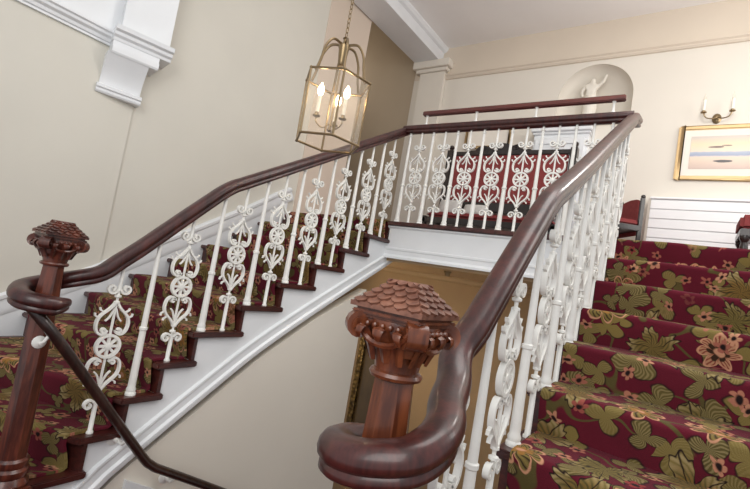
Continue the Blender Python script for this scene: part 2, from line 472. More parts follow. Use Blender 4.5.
def plain_mesh(H):
    k = ('p', round(H, 3))
    if k not in _bc:
        mb = MB()
        mb.lathe([(.026, 0), (.026, .012), (.021, .018), (.023, .03), (.018, .042), (.0185, .055), (.0155, .40*H), (.0195, .405*H), (.0195, .42*H),
                  (.0145, .425*H), (.010, .955*H), (.014, .96*H), (.014, .975*H), (.0095, .98*H), (.0095, H)], (0,0,0), 12)
        _bc[k] = mb.mesh('plain_baluster', MT['iron'], 40)
    return _bc[k]
def baluster(kind, loc, H, rot, parent):
    off = Vector(loc)-parent.location
    if kind == 'plain':
        return link('plain_baluster', plain_mesh(H), parent, off, (0,0,rot))
    a, b = scroll_meshes(H, max(0, (H-.80)*.75))
    o = link('scroll_baluster', a, parent, off, (0,0,rot))
    link('rosette', b, o, (0,0,0))
    return o

# handrail section: broad rounded top, groove, narrower lip below (vertical 0 = top of the rail)
def rail_prof(w=.079, h=.074):
    a = w/2
    p = [(0, 0), (.45*a, -.002), (.75*a, -.008), (.95*a, -.02), (a, -.032), (.95*a, -.042), (.80*a, -.048), (.70*a, -.052), (.78*a, -.058), (.78*a, -.068), (.6*a, -h), (0, -h)]
    return p+[(-x, y) for x, y in p[::-1][1:-1]]
RP = rail_prof()
def railz(y):
    pts = [(-2.30, -.672), (-2.25, -.650), (-2.17, -.592), (-2.09, -.520), (-1.98, -.412), (-1.866, -.300), (-1.77, -.207), (-1.70, -.140), (-1.63, -.085), (-1.50, -.010)]
    if y >= -1.5: return min(.848+.572*y, .885) if y > -.02 else .848+.572*y
    if y <= pts[0][0]: return pts[0][1]
    for (a, b), (c, d) in zip(pts, pts[1:]):
        if a <= y <= c: return b+(d-b)*(y-a)/(c-a)
NX = -.012; NY = -2.425
def bend(y, fx):          # the right hand rail drifts a little towards the well over the winders
    return .032*min(1, max(0, (-1.25-y)/.9)) if fx(0) > 1 else 0.
def rail_path(fx, nx):
    P = []
    ys = [.05, -.05]+[-.3*i for i in range(1, 5)]+[-1.4, -1.5, -1.57, -1.63, -1.70, -1.77, -1.87, -1.98, -2.09, -2.17]
    P = [(fx(-.05)-bend(y, fx), y, railz(y)) for y in ys]
    loc = [(-.037, .185, -.655), (-.060, .115, -.685), (-.090, .05, -.708), (-.097, -.012, -.728), (-.078, -.066, -.746), (-.024, -.094, -.762), (.034, -.090, -.774),
           (.076, -.052, -.783), (.088, .005, -.790), (.074, .05, -.796)]
    cx = nx
    P += [(fx(cx+a), NY+b, c) for a, b, c in loc]
    return crom(P, 5)
def balustrade(side):
    left = side == 'left'
    fx = (lambda x: x) if left else (lambda x: W-x)
    root = thing('balustrade', ('white scrolled iron balustrade with dark rail along the far left flight', 'white scrolled balustrade with mahogany rail in the right foreground')[not left],
                 'balustrade', (fx(-.05), -1.2, -.6))
    path = rail_path(fx, NX)
    n = len(path)
    sc = [1.]*n
    for i in range(6): sc[n-1-i] = .62+.38*min(1, i/5)
    mb = MB().sweep(path, RP, scale=sc)
    if not left:      # the right rail runs on a little past the landing corner
        mb = MB().sweep(crom([(fx(-.05), .20, .905), (fx(-.05), .13, .895)], 2)[:-1]+path, RP, scale=[1.]*2+sc)
    mb.build('handrail', MT['rail'], root, smooth=50)
    rot = PI/2
    for i in range(1, NST-2):
        y = NOS[i][0]; z = -i*RI
        if i <= 6: todo = [('plain', y+.075), ('scroll', y+.218)]
        else: todo = [('scroll' if i % 2 else 'plain', y+.06)]
        for k, yy in todo:
            if k == 'scroll' and i == 7: yy = y+.07
            H = railz(yy)-.07-z
            baluster(k, (fx(-.05)-bend(yy, fx), yy, z), H, rot, root)
balustrade('left'); balustrade('right')

land = thing('balustrade', 'level white iron balustrade along the upper landing edge', 'balustrade', (W/2, .05, 0))
MB().sweep([(-.05, .05, .885), (.4, .05, .885), (1., .05, .885), (W+.05, .05, .885)], RP).build('handrail', MT['rail'], land, smooth=50)
for k in range(15):
    baluster('scroll' if k % 2 else 'plain', (.025+.115*k-.002, .05, .002), .812, 0, land)
# added safety rail above the landing rail
sr = thing('safety_rail', 'red-brown raised safety rail on short posts above the landing handrail', 'rail', (.88, .05, .885))
MB().box(.12, 1.69, .026, .074, .965, 1.003).build('rail_bar', MT['rail2'], sr, bevel=.006)
for x in (.16, .62, 1.10, 1.62):
    b = MB().lathe([(.016, .0), (.016, .006), (.008, .012), (.008, .072), (.013, .076), (.013, .081)], (x, .05, .885), 10)
    b.build('post', MT['iron'], sr)

# ---------------------------------------------------------------- newel posts
def newel(x, y, lab, dark):
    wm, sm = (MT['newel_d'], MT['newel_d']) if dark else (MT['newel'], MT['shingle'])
    root = thing('newel_post', lab, 'newel post', (x, y, ZH))
    P = lambda pr, n=24: MB().lathe(pr, (x, y, 0), n)
    # base block and turned foot
    MB().box(x-.075, x+.075, y-.075, y+.075, ZH, -1.58).build('base', wm, root, bevel=.008)
    P([(.07, -1.58), (.075, -1.565), (.068, -1.55), (.06, -1.54), (.068, -1.525), (.068, -1.51), (.058, -1.50), (.062, -1.485), (.062, -1.472), (.053, -1.462)]).build('ring_moulding', wm, root)
    P([(.053, -1.462), (.052, -1.40), (.046, -.80), (.0405, -.70), (.0395, -.672)], 8).build('shaft', wm, root, smooth=20)
    # collar below the capital
    P([(.039, -.674), (.050, -.670), (.053, -.664), (.050, -.658), (.043, -.655)]).build('collar', wm, root)
    cap = P([(.043, -.656), (.046, -.64), (.054, -.615), (.066, -.592), (.074, -.575), (.072, -.562)], 24).build('capital', wm, root)
    for i in range(4):                                   # corner volutes and leaves between them
        a = PI/4+i*PI/2
        c = Vector((x+.088*math.cos(a), y+.088*math.sin(a), -.580)); t = Vector((-math.sin(a), math.cos(a), 0)); rad = Vector((math.cos(a), math.sin(a), 0))
        mb = MB()
        sp = [c+rad*(u*1.)+Vector((0,0,v)) for u, v in spiral(0, 0, .023, .006, PI*.75, -1.45, 22)]
        pre = [Vector((x, y, 0))+rad*.055+Vector((0,0,-.62)), Vector((x, y, 0))+rad*.066+Vector((0,0,-.590))]
        wd = .019
        mb.sweep(pre+sp, [(-wd, -.007), (wd, -.007), (wd*.8, .007), (-wd*.8, .007)], side=tuple(t))
        mb.ball(c, .014, 10, 6, (1, 1, 1))
        mb.build('volute', wm, cap)
        a2 = i*PI/2; rad = Vector((math.cos(a2), math.sin(a2), 0)); t = Vector((-math.sin(a2), math.cos(a2), 0))
        o = Vector((x, y, 0))
        mb = MB()
        for off, sz in ((-.030, .72), (0, 1.), (.030, .72)):
            pts = [o+rad*r_+t*off*(1+.10*q)+Vector((0,0,z_)) for q, (r_, z_) in enumerate([(.046, -.640), (.058, -.612), (.072, -.590), (.084, -.578), (.088, -.588), (.082, -.598)])]
            pts = crom(pts, 3)
            mb.sweep(pts, [(-.011, -.002), (0, .004), (.011, -.002), (0, -.005)], side=tuple(t), scale=[sz*(.6+.7*math.sin(PI*min(1, (i_+2)/len(pts)))) for i_ in range(len(pts))])
        # festoon swag between volutes
        sw = crom([o+rad*.070+t*s_+Vector((0,0,z_)) for s_, z_ in ((-.055, -.578), (-.03, -.600), (0, -.606), (.03, -.600), (.055, -.578))], 4)
        mb.tube(sw, .006, 6)
        for s_ in (-.034, -.017, 0, .017, .034): mb.ball(tuple(o+rad*.074+t*s_+Vector((0,0,-.572))), .006, 8, 5)
        mb.build('acanthus_leaf', wm, cap)
    ab = MB()
    def sq(h, z0, z1): ab.box(x-h, x+h, y-h, y+h, z0, z1)
    sq(.066, -.574, -.562); sq(.071, -.562, -.556); sq(.076, -.556, -.549)
    sq(.071, -.549, -.543)
    ab.build('abacus', wm, root, bevel=.0025)
    # shingled hipped roof
    H0, H1, Z0, Z1 = .079, .036, -.538, -.496
    rf = MB()
    rf.box(x-.079, x+.079, y-.079, y+.079, -.544, -.535)
    rf.add([(x+a*h, y+b*h, z) for h, z in ((H0, Z0), (H1, Z1)) for a, b in ((-1,-1),(1,-1),(1,1),(-1,1))],
           [(3,2,1,0), (4,5,6,7)]+[(i, (i+1) % 4, 4+(i+1) % 4, 4+i) for i in range(4)])
    NR = 4
    for i in range(4):
        q = Matrix.Rotation(i*PI/2, 3, 'Z')
        dn = Vector((0, -(H0-H1), Z0-Z1)); sl = dn.length; dn.normalize(); nm = Vector((0, dn.z, -dn.y))*-1
        if nm.z < 0: nm = -nm
        for r_ in range(NR+1):
            d0 = sl*(NR-r_)/NR; top_ = d0-sl/NR*1.15
            hw = H1+(H0-H1)*min(1, max(0, (d0-.006)/sl)); nn = max(2, 5-r_ if r_ < 4 else 2)
            nn = [5, 4, 4, 3, 3][r_]; wd = 2*hw/nn
            for k in range(nn):
                cx = -hw+wd*(k+.5)
                out = [(-.5, 0), (-.5, .35), (-.44, .58), (-.26, .84), (0, 1.04), (.26, .84), (.44, .58), (.5, .35), (.5, 0)]
                ln = d0-top_; vs = []
                for lift in (.0, .0048):
                    for a, b in out:
                        dd = top_+ln*b
                        p = Vector((cx+a*wd*.96, -H1, Z1))+dn*dd+nm*(lift*(.25+b)+.0005)
                        lim = (H1+(H0-H1)*max(0, dd)/sl)*1.005; p.x = max(-lim, min(lim, p.x))
                        p = q @ p; vs.append((p.x+x, p.y+y, p.z))
                m_ = len(out)
                rf.add(vs, [tuple(range(m_, 2*m_)), tuple(range(m_))[::-1]]+[(j, (j+1) % m_, m_+(j+1) % m_, m_+j) for j in range(m_)])
    rf.build('shingled_cap', sm, root, smooth=25)
    return root
nr = newel(W-NX-.006, NY, 'large carved mahogany newel post with shingled cap in the foreground', False)
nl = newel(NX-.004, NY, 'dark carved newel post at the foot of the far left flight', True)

# lower wall rail that drops from the left newel along the flight below
lr = thing('wall_handrail', 'thin dark lower handrail sloping down the wall under the left flight', 'handrail', (.08, -1.9, -1.6))
lp = crom([(.03, -2.50, -.83), (.06, -2.46, -.88), (.08, -2.36, -1.0), (.08, -1.95, -1.51), (.08, -1.86, -1.605), (.08, -1.76, -1.665), (.08, -1.40, -1.865), (.08, .3, -2.82)], 5)
pw = .024
MB().sweep(lp, [(pw*math.cos(a), .9*pw*math.sin(a)) for a in [2*PI*k/12 for k in range(12)]]).build('rail_bar', MT['lowrail'], lr, smooth=60)
for (y, z) in ((-2.02, -1.475), (-1.72, -1.73), (-.6, -2.36)):
    b = MB().lathe([(.001, 0), (.034, 0), (.034, .006), (.022, .012), (.010, .016), (.010, .05)], (0 if y != -2.02 else -.03, y, z), 14, 0, Matrix.Rotation(PI/2, 3, 'Y'))
    b.tube([(.03, y, z), (.06, y, z), (.078, y+.005, z+.02), (.08, y+.01, z+.05)], .008, 8)
    for s in (-1, 1): b.ball((-.005 if y != -2.02 else -.02, y+s*.026, z), .006, 8, 5)
    b.build('bracket', MT['iron'], lr)
b = MB().lathe([(.001, 0), (.026, 0), (.026, .004), (.018, .009), (.008, .011), (.008, .03)], (.03, -2.435, -.985), 14, 0, Matrix.Rotation(PI/2, 3, 'Y'))
b.tube([(.055, -2.435, -.985), (.068, -2.43, -.975), (.072, -2.42, -.95)], .007, 8)
b.build('bracket', MT['iron'], lr)
MB().prism([(-1.92, -1.70), (-1.50, -1.935), (-1.50, -2.0), (-1.92, -1.77)], -.035, -.012).build('wall_plate', MT['white'], lr)

# ---------------------------------------------------------------- the setting
struct('wall_left', MB().prism([(-4.2, -4.6), (.90, -4.6), (.90, 4.2), (-4.2, 4.2)], XL-.22, XL), MT['wallL'], 0)
# slightly proud face of the left wall on the near side of the vertical seam
struct('trim_7', MB().box(XL, XL+.018, -4.2, -1.65, -2.2, .80), MT['wallL'], 0)
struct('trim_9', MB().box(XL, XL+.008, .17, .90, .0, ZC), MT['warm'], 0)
# back wall with the arched niche cut as a real recess
NXC, NR_, NS, NB = 1.065, .395, 1.955, 1.60
wb = MB()
arch = [(NXC+NR_*math.cos(a), NS+NR_*math.sin(a)) for a in [PI*k/24 for k in range(25)]]     # right to left
out = [(4.6, NB), (4.6, 2.43)]
Y = YB
def q(*p): return [(x, Y, z) for x, z in p]
wb.box(-4.6, NXC-NR_, YB, YB+.45, -.30, 2.44); wb.box(NXC+NR_, 4.6, YB, YB+.45, -.30, 2.44)
wb.box(NXC-NR_, NXC+NR_, YB, YB+.45, -.30, NB)
for i in range(24):                                # spandrels over the arch
    a, b = arch[i], arch[i+1]
    wb.prism([(a[0], a[1]), (a[0], 2.44), (b[0], 2.44), (b[0], b[1])], YB, YB+.45, 'y')
struct('wall_back', wb, MT['cream'], 0)
nb = MB()                                           # curved back of the niche
cols = 16; rows = []
for k in range(cols+1):
    a = PI*k/cols; col_ = [(NXC+NR_*math.cos(a), YB+.26*math.sin(a), NB), (NXC+NR_*math.cos(a), YB+.26*math.sin(a), NS)]
    for j in range(1, 9):
        e = PI/2*j/8; col_.append((NXC+NR_*math.cos(a)*math.cos(e), YB+.26*math.sin(a)*math.cos(e), NS+NR_*math.sin(e)))
    rows.append(col_)
vs = [p for c_ in rows for p in c_]; mm_ = len(rows[0])
nb.add(vs, [(k*mm_+j, (k+1)*mm_+j, (k+1)*mm_+j+1, k*mm_+j+1) for k in range(cols) for j in range(mm_-1)])
struct('wall_niche', nb, MT['cream'], 60)
struct('wall_frieze', MB().box(-4.6, 4.6, YB, YB+.45, 2.44, ZC), MT['frieze'], 0)
ml = [(0, 0), (-.02, .0), (-.035, .018), (-.035, .03), (-.055, .045), (-.055, .06), (0, .075)]
struct('trim_1', MB().prism([(YB+a, 2.395+b) for a, b in ml], -.9, 4.6), MT['frieze'], 20)
# pilaster under the beam, with its moulded cap
struct('trim_2', MB().box(-1.30, -.90, YB-.07, YB, 0, 2.5).box(-1.36, -.86, YB-.10, YB, 2.50, 2.55).box(-1.40, -.82, YB-.14, YB, 2.55, 2.655), MT['cream'], 0, .006)
# beam over the corridor opening
struct('trim_3', MB().box(XL+.03, -1.0, .30, YB, 2.655, ZC).prism([(-1.0, ZC), (-1.0, 2.80), (-.965, 2.815), (-.94, 2.85), (-.94, ZC)], .30, YB, 'y'), MT['white'], 0)
struct('ceiling', MB().box(-1.5, 3.4, -4.2, YB+.1, ZC, ZC+.1), MT['ceil'], 0)
# corridor behind the opening
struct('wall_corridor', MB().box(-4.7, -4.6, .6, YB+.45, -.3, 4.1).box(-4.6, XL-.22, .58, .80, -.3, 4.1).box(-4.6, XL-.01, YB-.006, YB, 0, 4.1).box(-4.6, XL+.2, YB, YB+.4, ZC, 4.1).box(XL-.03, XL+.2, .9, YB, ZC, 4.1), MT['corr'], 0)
struct('ceiling_corridor', MB().box(-4.6, XL-.2, .6, YB, 4.0, 4.1), MT['ceil'], 0)
# landing slab
struct('floor_landing', MB().box(-4.6, 4.6, .055, YB, -.18, 0).box(XL, -.03, .05, .055, -.1, 0), MT['landing'], 0)
struct('trim_4', MB().box(-.03, W+.03, -.012, .10, -.032, .002), MT['tread'], 0, .006)
fs_ = MB().box(-.03, W+.03, .03, .055, -.315, -.032)
pf = [(.03, -.222), (.018, -.226), (.018, -.240), (.026, -.248), (.026, -.282), (.012, -.292), (.004, -.300), (.004, -.318), (.03, -.318)]
fs_.prism(pf, -.03, W+.03)
fs_.prism([(.03, -.032), (.012, -.036), (.012, -.046), (.03, -.058)], -.03, W+.03)
struct('trim_5', fs_, MT['white'], 20)
# skirting that climbs the left wall
sk = [(.06, .283), (-.10, .19), (-.40, -.01), (-.90, -.31), (-1.35, -.565), (-1.70, -.77), (-2.0, -.915), (-2.4, -1.10), (-3.4, -1.5)]
lo_ = [(a, b-.42) for a, b in sk][::-1]
s_ = MB().prism(sk+lo_, XL, XL+.022)
skc = [(XL, a, b) for a, b in sk]
s_.sweep(skc, [(0, -.14), (-.024, -.14), (-.030, -.128), (-.034, -.10), (-.030, -.045), (-.044, -.034), (-.046, -.012), (-.03, 0), (0, .004)][::1])
s_.sweep(skc, [(0, -.14), (.034, -.13), (.034, -.10), (.030, -.045), (.044, -.034), (.046, -.012), (.03, 0), (0, .004)])
struct('baseboard_left', s_, MT['white'], 25)
# cornice, corbel and pier on the left wall
up = MB().box(XL, XL+.03, -4.2, -1.83, .91, ZC)
struct('wall_left_upper', up, MT['white'], 0)
cor = [(0, 0), (.022, 0), (.022, .014), (.034, .020), (.040, .040), (.062, .052), (.066, .070), (.082, .078), (.082, .096), (0, .10)]
struct('trim_6', MB().sweep([(XL, -4.2, .82), (XL, -1.80, .82)], [(a, b) for a, b in cor]), MT['white'], 20)
cb = thing('corbel', 'white scrolled plaster corbel carrying a pier high on the left wall', 'corbel', (XL, -1.79, .47))
PH = R(-12)
RM = Matrix.Rotation(PH, 3, 'Z')
def cpart(prof, half, name, parent=cb, mat='white', x0=0, dy=0.):
    """profile (depth from wall, z) extruded across the corbel, turned a few degrees off the wall"""
    mb = MB(); n = len(prof); vs = []
    for s in (-half, half):
        for d, z in prof:
            p = RM @ Vector((d, s, 0)); vs.append((XL+p.x+.02, -1.775+dy+p.y, z+.03))
    mb.add(vs, [tuple(range(n))[::-1], tuple(range(n, 2*n))]+[(i, (i+1) % n, n+(i+1) % n, n+i) for i in range(n)])
    return mb.build(name, MT[mat], parent, smooth=30)
sc_ = [(-.06, .50)]+[(.035+.10*(1-math.cos(t))/1.0*.9, .50+.20*t/(PI/2)) for t in [PI/2*k/10 for k in range(11)]]+[(.14, .72), (-.06, .72)]
cpart(sc_, .135, 'console')
cpart([(-.06, .44), (.040, .44), (.048, .452), (.048, .468), (.060, .476), (.060, .495), (.045, .505), (-.06, .505)], .148, 'foot_moulding')
cpart([(-.06, .715), (.150, .715), (.158, .728), (.158, .765), (.138, .772), (.138, .815), (-.06, .815)], .155, 'bed_moulding', dy=.04)
cpart([(-.06, .812), (.150, .812), (.156, .832), (.176, .846), (.180, .868), (.204, .878), (.210, .908), (-.06, .912)], .195, 'cap_moulding', dy=.075)
cpart([(-.06, .91), (.13, .91), (.13, ZC-.01), (-.06, ZC-.01)], .165, 'pier', dy=.085)

# walls and hall below
struct('wall_under_left_flight', MB().prism([(-2.43, -4.4), (-.14, -4.4), (-.14, -.62), (-.72, -.88), (-1.2, -1.15), (-1.55, -1.40), (-1.967, -1.68), (-2.36, -2.05), (-2.43, -2.1)], -.12, -.035), MT['cream'], 0)
struct('wall_under_right_flight', MB().prism([(-2.43, -4.4), (-.9, -4.4), (-.9, -1.05), (-1.2, -1.15), (-1.55, -1.40), (-1.967, -1.68), (-2.36, -2.05), (-2.43, -2.1)], W+.035, W+.12), MT['cream'], 0)
struct('ceiling_hall', MB().box(-4.6, 4.6, .055, YB, -.34, -.315), MT['tan'], 0)
struct('wall_hall', MB().box(-4.6, 4.6, YB, YB+.2, ZF, -.31), MT['tan'], 0)
struct('trim_8', MB().prism([(YB, -.44), (YB-.03, -.44), (YB-.03, -.42), (YB-.06, -.40), (YB-.07, -.36), (YB-.10, -.35), (YB-.10, -.34), (YB, -.34)], -4.6, 4.6), MT['tan'], 20)
struct('wall_hall_left', MB().box(-3.2, -3.1, -.14, YB, ZF, -.31), MT['tan'], 0)
struct('floor_hall', MB().box(-4.6, 4.6, -2.5, YB, ZF-.1, ZF), MT['hallfloor'], 0)
struct('floor', MB().box(XL, 0, -4.2, -2.52, ZH-.16, ZH).box(W, XR, -4.2, -2.52, ZH-.16, ZH).box(0, W, -4.2, -2.43, ZH-.16, ZH).box(-.1, 0, -2.52, -2.34, ZH-.16, ZH).box(W, W+.1, -2.52, -2.34, ZH-.16, ZH), MT['landing'], 0)
# lower flight going down through the well
ls = thing('stair_flight', 'dark lower flight going down the middle below both upper flights', 'stairs', (W/2, -1.2, ZF))
for i in range(1, 16):
    y = -2.43+G*(i-1); z = ZH-i*RI
    if z > ZF+.01: MB().box(.0, W, y, y+G+.03, z-.04, z).box(.0, W, y, y+.02, z, z+RI-.04).build('step', MT['landing'], ls)
# ceiling light fitting under the landing
cl = thing('ceiling_spotlight', 'small brown round light fitting on the soffit below the landing', 'light', (.39, .46, -.34))
MB().lathe([(.0, -.34), (.035, -.34), (.035, -.355), (.024, -.36), (.024, -.385), (.001, -.387)][::1], (.39, .46, 0), 14).build('housing', MT['brass'], cl)
# gilt framed painting far below
gp = thing('framed_painting', 'dark painting in a carved gilt frame on the hall wall below', 'painting', (-1.16, YB-.02, -2.2))
MB().box(-1.50, -.82, YB-.03, YB, -3.0, -1.38).build('canvas', MT['oil'], gp)
fr = MB()
for bx in ((-1.56, -1.46, -3.06, -1.32), (-.86, -.76, -3.06, -1.32), (-1.46, -.86, -1.42, -1.32), (-1.46, -.86, -3.06, -2.96)): fr.box(bx[0], bx[1], YB-.07, YB, bx[2], bx[3])
fr.build('frame', MT['carved_gilt'], gp, bevel=.012)
# dark spiky plant in the hall
pl = thing('potted_plant', 'dark spiky potted plant standing in the hall below', 'plant', (-.58, 1.7, ZF))
MB().lathe([(.14, ZF), (.19, ZF+.9), (.21, ZF+.92), (.21, ZF+.98), (.17, ZF+.98)], (-.58, 1.7, 0), 18).build('pot', MT['pot'], pl)
lf = MB()
for k in range(15):
    a = 2.4*k; sp = .10+.28*((k*7) % 11)/11; hh = 1.55-.5*((k*5) % 7)/7
    pts = [Vector((-.58+sp*q_**1.6*math.cos(a), 1.7+.7*sp*q_**1.6*math.sin(a), ZF+.95+hh*(q_-.22*q_*q_*q_))) for q_ in [j/7 for j in range(8)]]
    lf.sweep(pts, [(-.045, 0), (0, .008), (.045, 0), (0, -.004)], scale=[.5+.6*math.sin(PI*(.15+.8*j/7)) if j < 7 else .05 for j in range(8)], side=(-math.sin(a), math.cos(a), 0))
lf.build('leaves', MT['leaf'], pl)

# ---------------------------------------------------------------- lantern
LX, LY = .518, -1.50
LZ0, LZ1 = .165, .505
lan = thing('lantern', 'hexagonal brass and glass lantern with lit candle bulbs hanging on a chain', 'lantern', (LX, LY, LZ1))
A0 = R(-39)
hexp = lambda r, z, d=0: [(LX+r*math.cos(A0+k*PI/3+d), LY+r*math.sin(A0+k*PI/3+d), z) for k in range(6)]
RT, RB = .182, .176
fr = MB()
tp, bt = hexp(RT, LZ1), hexp(RB, LZ0)
for k in range(6):
    j = (k+1) % 6
    fr.tube([tp[k], tp[j]], .0065, 6); fr.tube([bt[k], bt[j]], .0065, 6); fr.tube([tp[k], bt[k]], .0060, 6)
    fr.ball(tp[k], .009, 8, 6); fr.ball(bt[k], .009, 8, 6)
fr.build('frame', MT['brass'], lan)
for k in range(6):
    j = (k+1) % 6; a_ = [Vector(v) for v in (tp[k], tp[j], bt[j], bt[k])]
    nrm = Vector((math.cos(A0+(k+.5)*PI/3), math.sin(A0+(k+.5)*PI/3), 0))*.0015
    MB().add([v-nrm for v in a_]+[v+nrm for v in a_], [(3,2,1,0), (4,5,6,7), (0,1,5,4), (1,2,6,5), (2,3,7,6), (3,0,4,7)]).build('glass_pane', MT['glass'], lan, smooth=0)
ar = MB()
for k in range(6):
    a = A0+k*PI/3; d = Vector((math.cos(a), math.sin(a), 0)); c = Vector((LX, LY, 0))
    ar.tube(crom([c+d*r_+Vector((0,0,z_)) for r_, z_ in ((RT-.03, LZ1), (.132, .58), (.118, .655), (.078, .712), (.022, .712))], 5), .007, 6)
ar.build('crown_arms', MT['brass'], lan)
MB().lathe([(.012, .60), (.02, .615), (.028, .69), (.032, .70), (.030, .712), (.012, .72), (.010, .745), (.016, .75), (.006, .76)], (LX, LY, 0), 14).build('crown_cup', MT['brass'], lan)
MB().lathe([(.001, .225), (.014, .235), (.008, .25), (.006, .26), (.006, .61), (.004, .62)], (LX, LY, 0), 10).build('stem', MT['brass'], lan)
for k in range(3):
    a = A0+R(38)+k*2*PI/3; d = Vector((math.cos(a), math.sin(a), 0)); c = Vector((LX, LY, 0))
    b = MB(); b.tube(crom([c+d*.004+Vector((0,0,.27)), c+d*.04+Vector((0,0,.24)), c+d*.078+Vector((0,0,.26)), c+d*.082+Vector((0,0,.285))], 4), .004, 6)
    b.lathe([(.003, .283), (.02, .290), (.021, .296), (.011, .300), (.011, .312), (.004, .314)], tuple(c+d*.082), 10)
    arm = b.build('candle_arm', MT['brass'], lan)
    MB().lathe([(.0095, .312), (.0095, .40), (.006, .403)], tuple(c+d*.082), 10).build('candle_sleeve', MT['candle'], arm)
    MB().lathe([(.005, .402), (.014, .415), (.018, .432), (.013, .452), (.002, .474)], tuple(c+d*.082), 10).build('bulb', MT['bulb'], arm)
ch = MB(); z = .755; k = 0
while z < ZC-.03:
    e = [(LX+(.008*math.cos(t) if k % 2 else 0), LY+(0 if k % 2 else .008*math.cos(t)), z+.017+.017*math.sin(t)) for t in [2*PI*i/8 for i in range(8)]]
    ch.tube(e, .0028, 5, closed=True); z += .027; k += 1
ch.build('chain', MT['brass'], lan)
MB().lathe([(.006, ZC-.05), (.05, ZC-.02), (.055, ZC)], (LX, LY, 0), 16).build('ceiling_rose', MT['brass'], lan)

# ---------------------------------------------------------------- landing furniture
# settle / sofa
SX0, SX1, SY = -.43, 1.03, 1.72
so = thing('settle', 'high-backed black wooden settle with red upholstery behind the landing balusters', 'sofa', ((SX0+SX1)/2, SY, 0))
MB().box(SX0+.05, SX1-.05, SY-.03, SY+.03, .57, 1.16).build('back_cushion', MT['red'], so, bevel=.02)
bf = MB().box(SX0+.03, SX1-.03, SY-.035, SY+.045, 1.15, 1.20).box(SX0+.03, SX1-.03, SY-.02, SY+.045, .46, .575)
bf.build('back_frame', MT['ebony'], so, bevel=.006)
cx = .20
crest = [(-.40, 1.19), (-.36, 1.215), (-.30, 1.215), (-.27, 1.25), (-.21, 1.275), (-.15, 1.26), (-.10, 1.285), (0, 1.30), (.10, 1.285), (.15, 1.26), (.21, 1.275), (.27, 1.25), (.30, 1.215), (.36, 1.215), (.40, 1.19)]
cm = MB().prism([(cx+a, b) for a, b in crest], SY-.025, SY+.03, 'y')
for s in (-1, 1):
    cm.sweep([(cx+s*u, SY-.028, v) for u, v in spiral(.20, 1.235, .035, .006, 0, 1.5, 20)], [(-.008, -.005), (.008, -.005), (.008, .005), (-.008, .005)], side=(0, 1, 0))
cm.build('carved_crest', MT['ebony'], so, bevel=.004)
for x in (SX0, SX1):
    MB().box(x-.035, x+.035, SY-.04, SY+.05, 0, 1.22).lathe([(.034, 1.22), (.02, 1.235), (.034, 1.255), (.028, 1.28), (.004, 1.295)], (x, SY, 0), 12).build('back_post', MT['ebony'], so, bevel=.005)
    sgn = 1 if x > .3 else -1
    MB().box(x-.03, x+.03, SY-.44, SY-.38, 0, .30).build('front_leg', MT['ebony'], so, bevel=.005)
MB().box(SX0-.02, SX1+.02, SY-.44, SY-.03, .22, .29).build('seat_frame', MT['ebony'], so, bevel=.008)
MB().box(SX0+.02, SX1-.02, SY-.43, SY-.05, .29, .36).build('seat_cushion', MT['red'], so, bevel=.03)
# pale cushions on the settle
for x0, lab in ((SX0+.03, 'pale grey cushion leaning at the left end of the settle seat'), (SX0+.36, 'pale grey cushion beside the first, nearer the middle of the settle')):
    cu = MB(); rr_ = Matrix.Rotation(R(-14), 3, 'X')
    N = 10; vs = []; fs = []
    hh = .20 if x0 < -.2 else .15
    for sgn in (-1, 1):
        for i in range(N+1):
            for j in range(N+1):
                u, v = i/N*2-1, j/N*2-1
                d = .055*(max(0, (1-u**4)*(1-v**4)))**.5
                p = rr_ @ Vector((u*.15*(1-.05*v*v), sgn*d, (v+1)*hh*.5*1.0))
                vs.append((x0+.16+p.x, SY-.20+p.y, .362+p.z))
    n1 = (N+1)**2
    for s in (0, n1):
        for i in range(N):
            for j in range(N):
                a = s+i*(N+1)+j; fs.append((a, a+1, a+N+2, a+N+1))
    cu.add(vs, fs); o = cu.build('cushion', MT['grey'], None, smooth=60)
    tag(o, lab, 'cushion')
# gilt picture behind the settle
p2 = thing('framed_picture', 'low gilt-framed panel on the back wall just above the settle', 'picture', (.0, YB-.02, 1.45))
f_ = MB()
px0, px1, pz0, pz1 = -.45, .18, 1.37, 1.66
for bx in ((px0, px0+.035, pz0, pz1), (px1-.035, px1, pz0, pz1), (px0+.035, px1-.035, pz0, pz0+.035), (px0+.035, px1-.035, pz1-.035, pz1)): f_.box(bx[0], bx[1], YB-.035, YB, bx[2], bx[3])
f_.build('frame', MT['gilt'], p2, bevel=.006)
MB().box(px0+.03, px1-.03, YB-.015, YB, pz0+.03, pz1-.03).build('panel', MT['mat'], p2)
# white panelled cupboard under the niche
cp = thing('cupboard', 'white panelled cupboard with a moulded top below the arched niche', 'cupboard', (.85, YB-.08, 0))
CX0, CX1 = .50, 1.10
MB().box(CX0, CX1, YB-.14, YB, .0, 1.50).build('body', MT['white'], cp, bevel=.004)
MB().box(CX0-.03, CX1+.03, YB-.19, YB, 1.50, 1.55).box(CX0-.015, CX1+.015, YB-.165, YB, 1.47, 1.50).build('top_moulding', MT['white'], cp, bevel=.006)
for x0 in (CX0+.03, (CX0+CX1)/2+.01):
    x1 = x0+(CX1-CX0)/2-.04
    d = MB().box(x0, x1, YB-.16, YB-.14, .08, 1.42)
    for bx in ((x0, x0+.05, .08, 1.42), (x1-.05, x1, .08, 1.42), (x0+.05, x1-.05, .08, .15), (x0+.05, x1-.05, 1.35, 1.42)): d.box(bx[0], bx[1], YB-.175, YB-.16, bx[2], bx[3])
    d.build('door', MT['white'], cp, bevel=.003)
